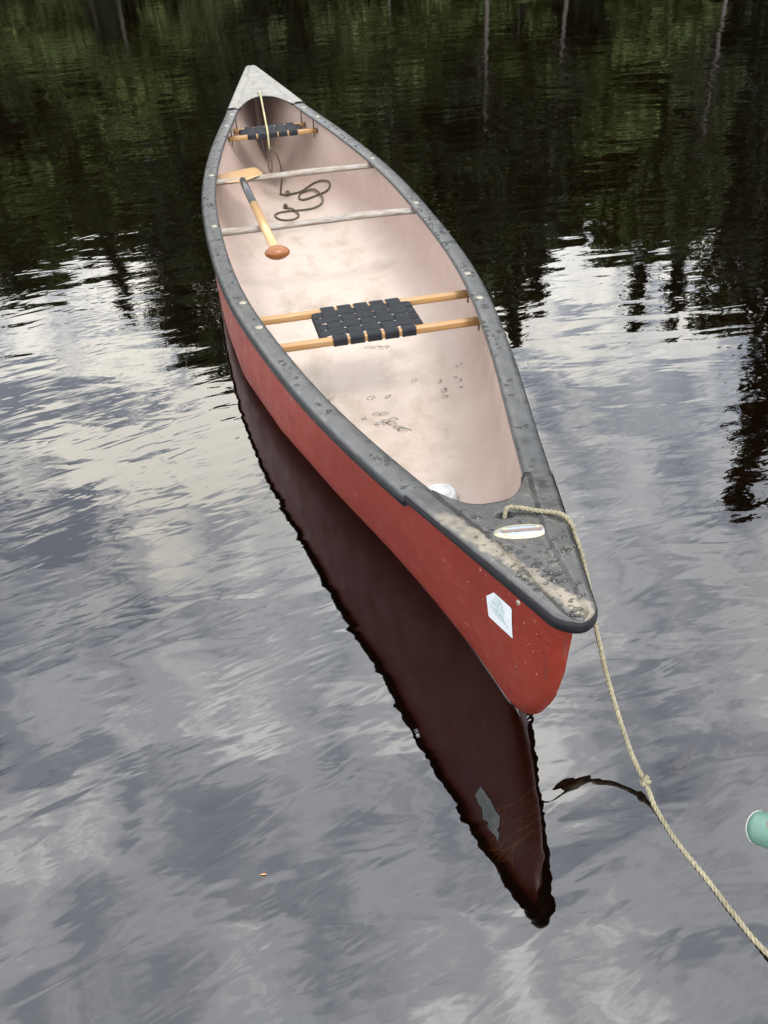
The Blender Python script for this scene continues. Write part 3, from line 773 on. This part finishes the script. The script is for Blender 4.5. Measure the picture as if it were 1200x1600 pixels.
for row, (D, sp, kinds, fac, jit) in enumerate(((38.6, 2.9, (6, 7, 8, 6, 0, 7), .38, .25), (40.2, 2.7, (6, 7, 8, 6, 0, 3), .62, .2), (42.5, 2.3, (0, 1, 2, 3, 6, 1), .90, .10), (46.5, 2.6, (0, 1, 3, 4, 5, 2), .93, .07), (52, 3.4, (3, 1, 4, 0, 7, 8), .86, .10))):
    x = -30-row*3
    while x < 34+row*3:
        xx = x+rnd.uniform(-.6, .6); yy = D+rnd.uniform(-1, 1)+1.2*math.sin(xx*.13); az = math.degrees(math.atan2(xx, yy))
        g = bank_z(xx, yy); H = (math.hypot(xx, yy)*math.tan(R(skyline(az)))-1.4-g)*fac*(1+rnd.uniform(-jit, jit))
        plant(rnd.choice(kinds), xx, yy, g-.05, max(4, H), rnd.uniform(0, 6.28), rnd.uniform(.85, 1.15))
        x += sp*rnd.uniform(.75, 1.3)
def peak(az, el, pi, D, wid=1, label=None, g0=None):
    x, y = D*math.sin(R(az)), D*math.cos(R(az)); g = bank_z(x, y) if g0 is None else g0
    return plant(pi, x, y, g-.05, D*math.tan(R(el))-1.4-g, az*3, wid, label, group=None if label else 'trees of the forest on the far bank')
for a_, e_, k_ in ((1.5, 21, 0), (3.0, 22, 3), (4.6, 21.5, 1), (6.0, 22.5, 0), (7.4, 23, 5), (-1, 22, 1), (-8, 23, 3), (5.2, 19, 6)): peak(a_, e_, k_, 43, 1.25)
for a_, e_, k_ in ((12.6, 21, 0), (13.8, 20.5, 3), (14.8, 20, 1), (16.2, 21, 6), (17.2, 20, 0), (19.3, 21, 3), (21.5, 20.5, 1), (23, 21, 0), (-23, 20.5, 3), (-21.6, 20, 6), (-19.5, 20.3, 0), (-17.4, 19.5, 3)): peak(a_, e_, k_, 41, 1.2)
for a_, k_ in ((-7.8, 3), (-7.0, 4), (-6.5, 5), (1.0, 4), (1.9, 3), (-13.2, 5), (12.0, 4), (20.5, 3), (7.5, 5)): peak(a_, 21.0+(k_-4)*.6, k_, 38.2+.3*(k_-4), .8, None, .1)
peak(-16.6, 23.6, 0, 44, 1.0, 'narrow spruce on the far bank, its tip mirrored alone well left of the canoe'); peak(-20.5, 21.8, 2, 44); peak(-12.9, 25.4, 5, 44, .9); peak(-11.2, 29.0, 4, 43.5, .8, 'tallest pine on the far bank, its clumped crown mirrored left of the red hull')
peak(10.0, 27.3, 0, 44, 1.0, 'tall dark spruce on the far bank, its tip mirrored just right of the near seat'); peak(11.4, 25.3, 2, 45); peak(18.1, 25.3, 1, 44); peak(20.4, 25.6, 2, 45, 1.0, 'slim spruce on the far bank mirrored between the canoe and right frame edge'); peak(24.4, 24.6, 3, 44); peak(-18.2, 20.6, 1, 45)
plant(1, 7.35, 14.2, .15, 10.1, 2.0, 1.0, 'nearer spruce on the small spit, mirrored at the right edge of the water', None)
plant(6, 10.6, 14.8, .2, 6.5, 1.0, .9, 'low leafy tree behind the nearer spruce on the small spit', None)

# ------------------------------------------------------------------ things in and on the canoe
def local_thing(name, loc):     # empty placed in the canoe frame but top-level
    e = empty(name); e.matrix_world = CANOE_M @ Matrix.Translation(loc); return e

def Mrel(o, vs):     # shift canoe-local verts to a thing's origin
    off = o; return [Vector(v)-off for v in vs]
# paddle resting across both thwarts
pb = C(-.24, -.235, .257)
paddle = local_thing('paddle', pb)
tag(paddle, 'bent wooden paddle with dark wrapped shaft and brown grip lying across both thwarts', 'paddle')
neck, gripp = C(-.725, -.2455, .2745), C(.222, -.214, .276)
axp = (gripp-neck); mid = neck.lerp(gripp, .385)
vs, fs = [], []; tube_geo([neck.lerp(gripp, -.03), neck, mid], [.009, .0160, .0168], 16, vs, fs); mesh('shaft_wrap', Mrel(pb, vs), fs, M_CARBON, paddle)
vs, fs = [], []; tube_geo([mid, mid.lerp(gripp, .5), gripp], [.0178, .0180, .0160], 16, vs, fs)
vs = [Vector(((v.x), v.y, v.z)) for v in vs]; mesh('shaft', Mrel(pb, vs), fs, M_PADDLE, paddle)
bm = bmesh.new(); bmesh.ops.create_uvsphere(bm, u_segments=28, v_segments=16, radius=1)
for v_ in bm.verts:
    x, y, z = v_.co; v_.co = Vector((x*.047*(1-.12*y*y), y*.034, z*.026*(1-.15*x*x)))
g_ = bm_obj('grip', bm, M_GRIP, paddle); g_.location = C(.243, -.213, .281)-pb; g_.rotation_euler = (R(-6), 0, R(-3))
bw = [(0, .0150, .010), (.02, .022, .010), (.05, .052, .009), (.09, .088, .007), (.115, .102, .006), (.16, .106, .005), (.33, .103, .0045), (.42, .098, .004), (.455, .090, .0035), (.472, .074, .003), (.480, .050, .002)]
vs, fs = [], []; nc = 12
bdir = (C(-1.19, -.243, .196)-neck).normalized(); lat_ = Vector((1, 0, 0)); lat_ = (lat_-bdir*lat_.dot(bdir)).normalized(); nr_ = lat_.cross(bdir)
if nr_.z < 0: nr_ = -nr_
for (t, hw, th) in bw:
    for sd_ in (1, -1):
        for k in range(nc+1):
            a = (k/nc*2-1)*sd_; spine = .004*math.exp(-(a*hw/.012)**2)*max(0, 1-t/.3)
            vs.append(neck+bdir*(t-.012)+lat_*(a*hw)+nr_*(sd_*(th*.5*math.sqrt(max(0, 1-a*a*.96))+spine)+a*.010*min(1, hw/.1)))
n = 2*(nc+1)
for i in range(len(bw)-1):
    for k in range(n): fs.append((i*n+k, i*n+(k+1) % n, (i+1)*n+(k+1) % n, (i+1)*n+k))
fs.append(tuple(range(n))); fs.append(tuple((len(bw)-1)*n+k for k in range(n)))
mesh('blade', Mrel(pb, vs), fs, M_PADDLE, paddle, normals=True)

# far painter: pale line over the far seat, knot with a loop, wet coils on the hull floor
fb = C(-1.55, 0, -.07)
far = local_thing('painter_rope', fb); tag(far, 'thin rope from far deck over far seat, ending in brown coils on hull floor', 'rope')
rr = .0052
zd = Z(-2.012)
P1 = [C(-2.012, -.006, zd-.02), C(-2.006, -.007, zd+.012), C(-1.985, -.009, zd+.013), C(-1.93, -.012, .395), C(-1.79, -.018, .348), C(-1.66, -.024, .300), C(-1.572, -.028, .2725), C(-1.553, -.030, .262), C(-1.543, -.032, .235), C(-1.540, -.033, .200)]
rope_obj('pale_line', [[p-fb for p in P1]], .0054, M_ROPEY, far)
K1 = Vector(C(-1.536, -.032, .190))-fb
kp = [knot_path(K1, (0, .2, 1), rr, .010)]
lp = [C(-1.535, -.034, .186), C(-1.530, -.044, .150), C(-1.524, -.049, .110), C(-1.520, -.044, .082), C(-1.520, -.034, .084), C(-1.524, -.030, .115), C(-1.530, -.028, .150), C(-1.535, -.030, .184)]
ml = [C(-1.540, -.030, .195), C(-1.537, -.012, .190), C(-1.535, .004, .160), C(-1.538, .018, .10), C(-1.560, .020, .04), C(-1.590, .014, -.02), C(-1.612, .008, -.066)]
fl = [(-1.612, .006), (-1.60, .012), (-1.5707, .037), (-1.5495, .071), (-1.5235, .118), (-1.4983, .184), (-1.4276, .2279), (-1.3542, .2505), (-1.336, .2346), (-1.3801, .1796), (-1.4138, .1119), (-1.4633, .092), (-1.5049, .1138), (-1.4438, .1731), (-1.3374, .1973), (-1.2707, .1882), (-1.2614, .1399), (-1.2889, .0735), (-1.3099, .0255), (-1.2959, -.0434), (-1.2465, -.0703), (-1.1816, -.0451), (-1.168, .0137), (-1.2186, .0522), (-1.3034, .0366), (-1.375, .0052)]
cf = [C(s, y, floor_z(s, y)+.006+(.007 if i in (13, 14, 24) else 0)) for i, (s, y) in enumerate(fl)]
rope_obj('wet_coils', [[p-fb for p in lp], [p-fb for p in ml], [p-fb for p in cf]], rr, M_ROPEWET, far, sm=8)
kc = [C(-1.5660, .043, floor_z(-1.566, .043)+.012), C(-1.378, .003, floor_z(-1.378, .003)+.012)]
for c_, ax__, sz in ((kc[0], (1, -.3, 0), .012), (kc[1], (0, 1, .3), .010)):
    vs, fs = [], []; rope_geo(knot_path(c_-fb, ax__, rr, sz), rr, vs, fs); mesh('knot', vs, fs, M_ROPEWET, far)
vs, fs = [], []; rope_geo(kp[0], rr*.9, vs, fs); mesh('knot', vs, fs, M_ROPEWET, far)

# near mooring rope: out of the deck hole, over the right rail, down to the water, away to the lower right
zd = Z(2.12)
loc = [C(2.130, .000, zd-.022), C(2.117, .006, zd+.004), C(2.112, .014, zd+.013), C(2.118, .035, zd+.012), C(2.142, .066, zd+.015), C(2.176, .094, Z(2.176)+.019), C(2.200, .106, Z(2.2)+.010)]
wld = [(0.359, 1.266, 0.415), (0.369, 1.252, 0.388), (0.378, 1.239, 0.354), (0.386, 1.225, 0.319), (0.392, 1.206, 0.283), (0.397, 1.186, 0.250), (0.405, 1.167, 0.216), (.412, 1.145, .182), (.420, 1.122, .152), (.429, 1.095, .12), (.440, 1.067, .087), (.450, 1.038, .060), (.460, 1.013, .040), (.470, .992, .026), (.476, .968, .014), (.482, .944, .003), (.502, .873, .0005), (.529, .809, .0005), (.558, .732, .002), (.587, .666, .005), (.66, .52, .05), (.80, .22, .16), (1.0, -.25, .34), (1.2, -.7, .5)]
nb = Vector((.482, .944, 0))
moor = empty('mooring_rope', nb); tag(moor, 'straw coloured twisted rope from the near deck hole down into the water at right', 'rope')
PP = [CANOE_M @ p for p in loc]+[Vector(p) for p in wld]
rope_obj('line', [[p-nb for p in PP]],   .0050, M_ROPE, moor, sm=6)
vs, fs = [], []; rope_geo(knot_path(Vector((.4705, .991, .026))-nb, (.2, -.9, -.4),   .006, .0075), .0046, vs, fs); mesh('knot', vs, fs, M_ROPE, moor)

# round white float in the bow
fc = C(1.445, .066, floor_z(1.425, .060))
bm = bmesh.new(); N = 36; prof = [(0, 0), (.040, 0), (.050, .006), (.052, .016), (.050, .030), (.043, .038), (.034, .0405), (.0335, .0385), (0, .038)]
rgs = []
for (r_, z) in prof:
    rgs.append([bm.verts.new((r_*math.cos(2*math.pi*k/N), r_*math.sin(2*math.pi*k/N), z)) for k in range(N)] if r_ > 0 else [bm.verts.new((0, 0, z))])
for a, b in zip(rgs, rgs[1:]):
    for k in range(N):
        if len(a) == 1: bm.faces.new((a[0], b[k], b[(k+1) % N]))
        elif len(b) == 1: bm.faces.new((a[k], a[(k+1) % N], b[0]))
        else: bm.faces.new((a[k], a[(k+1) % N], b[(k+1) % N], b[k]))
flo = bm_obj('white_float', bm, M_FLOAT); flo.matrix_world = CANOE_M @ Matrix.Translation(fc+Vector((0, 0, .002)))
tag(flo, 'round white plastic lid on the hull floor half hidden by the near left rail', 'lid')

# leaning green pole with white end rim and rusty bolt hole at the right edge
pt = Vector((.3925, .5310, .60)); pd = Vector((.72, -.67, .42)).normalized()
pole = empty('green_pole', pt+pd*.6)
tag(pole, 'green pole end with white rim and rusty bolt reaching in at the right edge', 'pole')
pof = Vector(pole.location)
vs, fs = [], []; tube_geo([pt-pd*(.012*math.sin(a_)) for a_ in (1.5, 1.2, .9, .6, .3)]+[pt, pt+pd*.5, pt+pd*1.5], [.0185*math.cos(a_) for a_ in (1.5, 1.2, .9, .6, .3)]+[.0185, .0188, .0188], 28, vs, fs); mesh('tube', [v-pof for v in vs], fs, M_GREEN, pole)
vs, fs = [], []; ro = (pt-Vector((0, 0, CH))).normalized()*.006-pd*.0014; tube_geo([pt-pd*(.012*math.sin(a_))+ro for a_ in (1.5, 1.2, .9, .6, .3)]+[pt+ro], [.0187*math.cos(a_) for a_ in (1.5, 1.2, .9, .6, .3)]+[.0187], 28, vs, fs); mesh('end_rim', [v-pof for v in vs], fs, M_WHITE, pole)
tc_ = (Vector((0, 0, CH))-pt).normalized(); nn = (tc_-pd*tc_.dot(pd)).normalized(); n2_ = (nn*.96+pd.cross(nn)*-.25).normalized()
hp = pt+pd*.020+n2_*.0178
def small_disc(name, c, nrm, r1, r2, h, mat, parent, rot=0.0):
    o = disc(name, (0, 0, 0), r1, r2, h, mat, None, rot=rot, seg=18); o.location = c-pof; o.rotation_mode = 'QUATERNION'; o.rotation_quaternion = Vector(nrm).to_track_quat('Z', 'X'); o.parent = parent; return o
small_disc('rust_ring', hp, n2_, .0056, .0085, .0008, M_TAN, pole); small_disc('rusty_bolt', hp+n2_*.0004, n2_, .0034, .0058, .0022, M_RUST, pole)

# submerged weed strands, pale scum and a small drifting leaf
vs, fs = [], []
rnd = random.Random(11)
def strand(a, b, r_, bend):
    a, b = Vector(a), Vector(b); m_ = (a+b)/2+Vector((rnd.uniform(-bend, bend), rnd.uniform(-bend, bend), rnd.uniform(-.01, .01)))
    tube_geo(catmull([a, m_, b], 6), r_*1.5, 4, vs, fs)
strand((.176, .936, -.10), (.276, 1.022, -.14), .0007, .012); strand((.180, .919, -.10), (.278, 1.014, -.15), .0006, .010); strand((.171, .947, -.08), (.297, 1.086, -.2), .0006, .02)
strand((.168, .940, -.10), (.25, .985, -.13), .0006, .012); strand((.210, .887, -.08), (.201, .911, -.07), .0008, .003); strand((.208, .888, -.08), (.214, .925, -.08), .0005, .004)
for k in range(13):
    a = (.172+rnd.uniform(0, .08), .905+rnd.uniform(0, .10), -.03-rnd.random()*.08); an = rnd.uniform(.3, 1.2); L = rnd.uniform(.04, .12)
    strand(a, (a[0]+L*math.cos(an), a[1]+L*math.sin(an), a[2]-.02), .0004, .012)
tag(mesh('water_weed', vs, fs, M_WEED), 'thin olive weed strands just under the surface below the bow', 'weed', None, 'stuff')
def blob(cx, cy, z, r_, seed, mat, name, squash=1.0):
    rn = random.Random(seed); n = 22; vs_ = [(cx, cy, z+.0006)]
    ph = [rn.uniform(0, 6.28) for _ in range(5)]
    for k in range(n):
        a = 2*math.pi*k/n; q = r_*(1+sum(.26/(j+1)*math.sin((j+2)*a+ph[j]) for j in range(5)))
        vs_.append((cx+q*math.cos(a), cy+q*squash*math.sin(a), z))
    return vs_, [(0, 1+k, 1+(k+1) % n) for k in range(n)]
vs, fs = [], []
for k in range(22):
    t = rnd.random(); c_ = Vector((.548, 1.029, 0)).lerp(Vector((.595, 1.082, 0)), t); v_, f_ = blob(c_.x+rnd.gauss(0, .005), c_.y+rnd.gauss(0, .005), -.004-.0002*k, rnd.uniform(.0015, .0045), k, None, '')
    q = len(vs); vs += v_; fs += [tuple(i+q for i in f) for f in f_]
tag(mesh('surface_scum', vs, fs, M_SCUM), 'pale crumbly scum drifting on the water right of the rope', 'scum', None, 'stuff')
v_, f_ = blob(0, 0, 0, .0042, 3, None, '', .4)
lf = mesh('drifting_leaf', v_, f_, M_LEAF); lf.location = (-.255, .857, .0022); lf.modifiers.new('t', 'SOLIDIFY').thickness = .0006
tag(lf, 'tiny orange leaf scrap floating alone left of the bow reflection', 'leaf')

# rain drops beaded on the rails and decks, and small puddles on the hull floor: too many to count
rnd = random.Random(21); dv, df = [], []
def drop(c, r_, h, seed, el=1.0, rot=0.0, nx=0.0):
    rn = random.Random(seed); n = 12; q = len(dv); ph = rn.uniform(0, 6.28); ph2 = rn.uniform(0, 6.28)
    rings_ = ((1, -.0004), (.93, h*.42), (.68, h*.82), (.34, h*.98))
    for (k_, z) in rings_:
        for k in range(n):
            a = 2*math.pi*k/n; rad = r_*k_*(1+.18*math.sin(2*a+ph)+.12*math.sin(3*a+ph2)); x, y = rad*math.cos(a)*el, rad*math.sin(a)
            dv.append(Vector((c.x+x*math.cos(rot)-y*math.sin(rot), c.y+x*math.sin(rot)+y*math.cos(rot), c.z+z)))
    dv.append(Vector((c.x, c.y, c.z+h)))
    for i in range(3):
        for k in range(n): df.append((q+i*n+k, q+i*n+(k+1) % n, q+(i+1)*n+(k+1) % n, q+(i+1)*n+k))
    for k in range(n): df.append((q+3*n+k, q+3*n+(k+1) % n, q+4*n))
def rail_h(d): return float(np.interp(d, [.002, .010, .030, .046, .0535], [.001, .0022, .003, .0015, -.0005]))
for side in (-1, 1):
    cents = [(rnd.uniform(-1.6, 1.95), rnd.uniform(.008, .05)) for _ in range(46)]
    for (sc_, dc) in cents:
        for k in range(rnd.choice((1, 2, 4, 7))):
            s = sc_+rnd.gauss(0, .02); d = min(.050, max(.004, dc+rnd.gauss(0, .006)))
            if not -1.78 < s < 1.955: continue
            r_ = rnd.choice((.0016, .0022, .0030, .0042, .0056)); drop(C(s, side*(W(s)-d), Z(s)+rail_h(d)), r_, r_*.55, rnd.random(), rnd.uniform(1, 1.8), rnd.uniform(0, 3.1))
for k in range(330):
    s = 1.99+.49*rnd.random()**.8; w = W(s)-.012; y = rnd.uniform(-1, 1)*w
    if s < 2.075 and abs(y) < w-.045: continue
    if ((s-bs)/.035)**2+((y-by)/.062)**2 < 1 or math.hypot(s-2.122, y-.004) < .02: continue
    cl_ = math.sin(s*41+y*37)+math.sin(y*83-s*29)
    if cl_ < .1 and rnd.random() < .75: continue
    d = w+.019-abs(y); h = .004+.0065*max(0, min(1, ((.052*min(1, (W(s)+.007)/.10))-d)/.010+.5))
    r_ = rnd.choice((.0014, .002, .0028, .0038, .0052)); drop(C(s, y, Z(s)+h), r_, r_*.5, rnd.random(), rnd.uniform(1, 2.2), rnd.uniform(-.5, .5))
beads = mesh('water_droplets', dv, df, M_DROP, normals=True); beads.matrix_world = CANOE_M
tag(beads, 'clear rain drops beaded on the grey rails and black near deck', 'water drops', None, 'stuff')
dv, df = [], []
for (s, y, r_) in ((.9078, -.0445, .005), (.8871, -.0001, .007), (.8928, .0254, .008), (.9369, .0484, .009), (.9623, .0357, .010), (.9525, .0006, .011), (.94, .02, .007), (1.0168, .066, .012), (.9936, .05, .009), (1.005, .058, .008), (.7843, .0645, .007), (.7715, .0074, .008), (.705, .1802, .006), (.7678, .2576, .007), (.7916, .3068, .005), (.8251, .3128, .006), (.8729, .3005, .006), (.8371, .2539, .008), (.8809, .2458, .007), (.413, .1368, .012), (.4, .11, .010), (.3897, .0787, .008), (.7474, -.1315, .006), (.722, .3301, .004), (.7324, .3458, .004)):
    drop(C(s, y, floor_z(s, abs(y))+.0008), r_*1.25, .0032, rnd.random(), 1.5, rnd.uniform(-.6, .6))
for k in range(90):
    s = rnd.uniform(.0, 1.5); y = rnd.uniform(-.3, .33)*(1-.35*max(0, s-.4)); drop(C(s, y, floor_z(s, abs(y))+.0006), rnd.uniform(.0012, .0032), .0012, rnd.random(), 1.3, rnd.uniform(0, 3))
drops = mesh('floor_puddles', dv, df, M_PUD, normals=True); drops.matrix_world = CANOE_M
tag(drops, 'small clear water puddles on the pink hull floor near the bow', 'puddles', None, 'stuff')
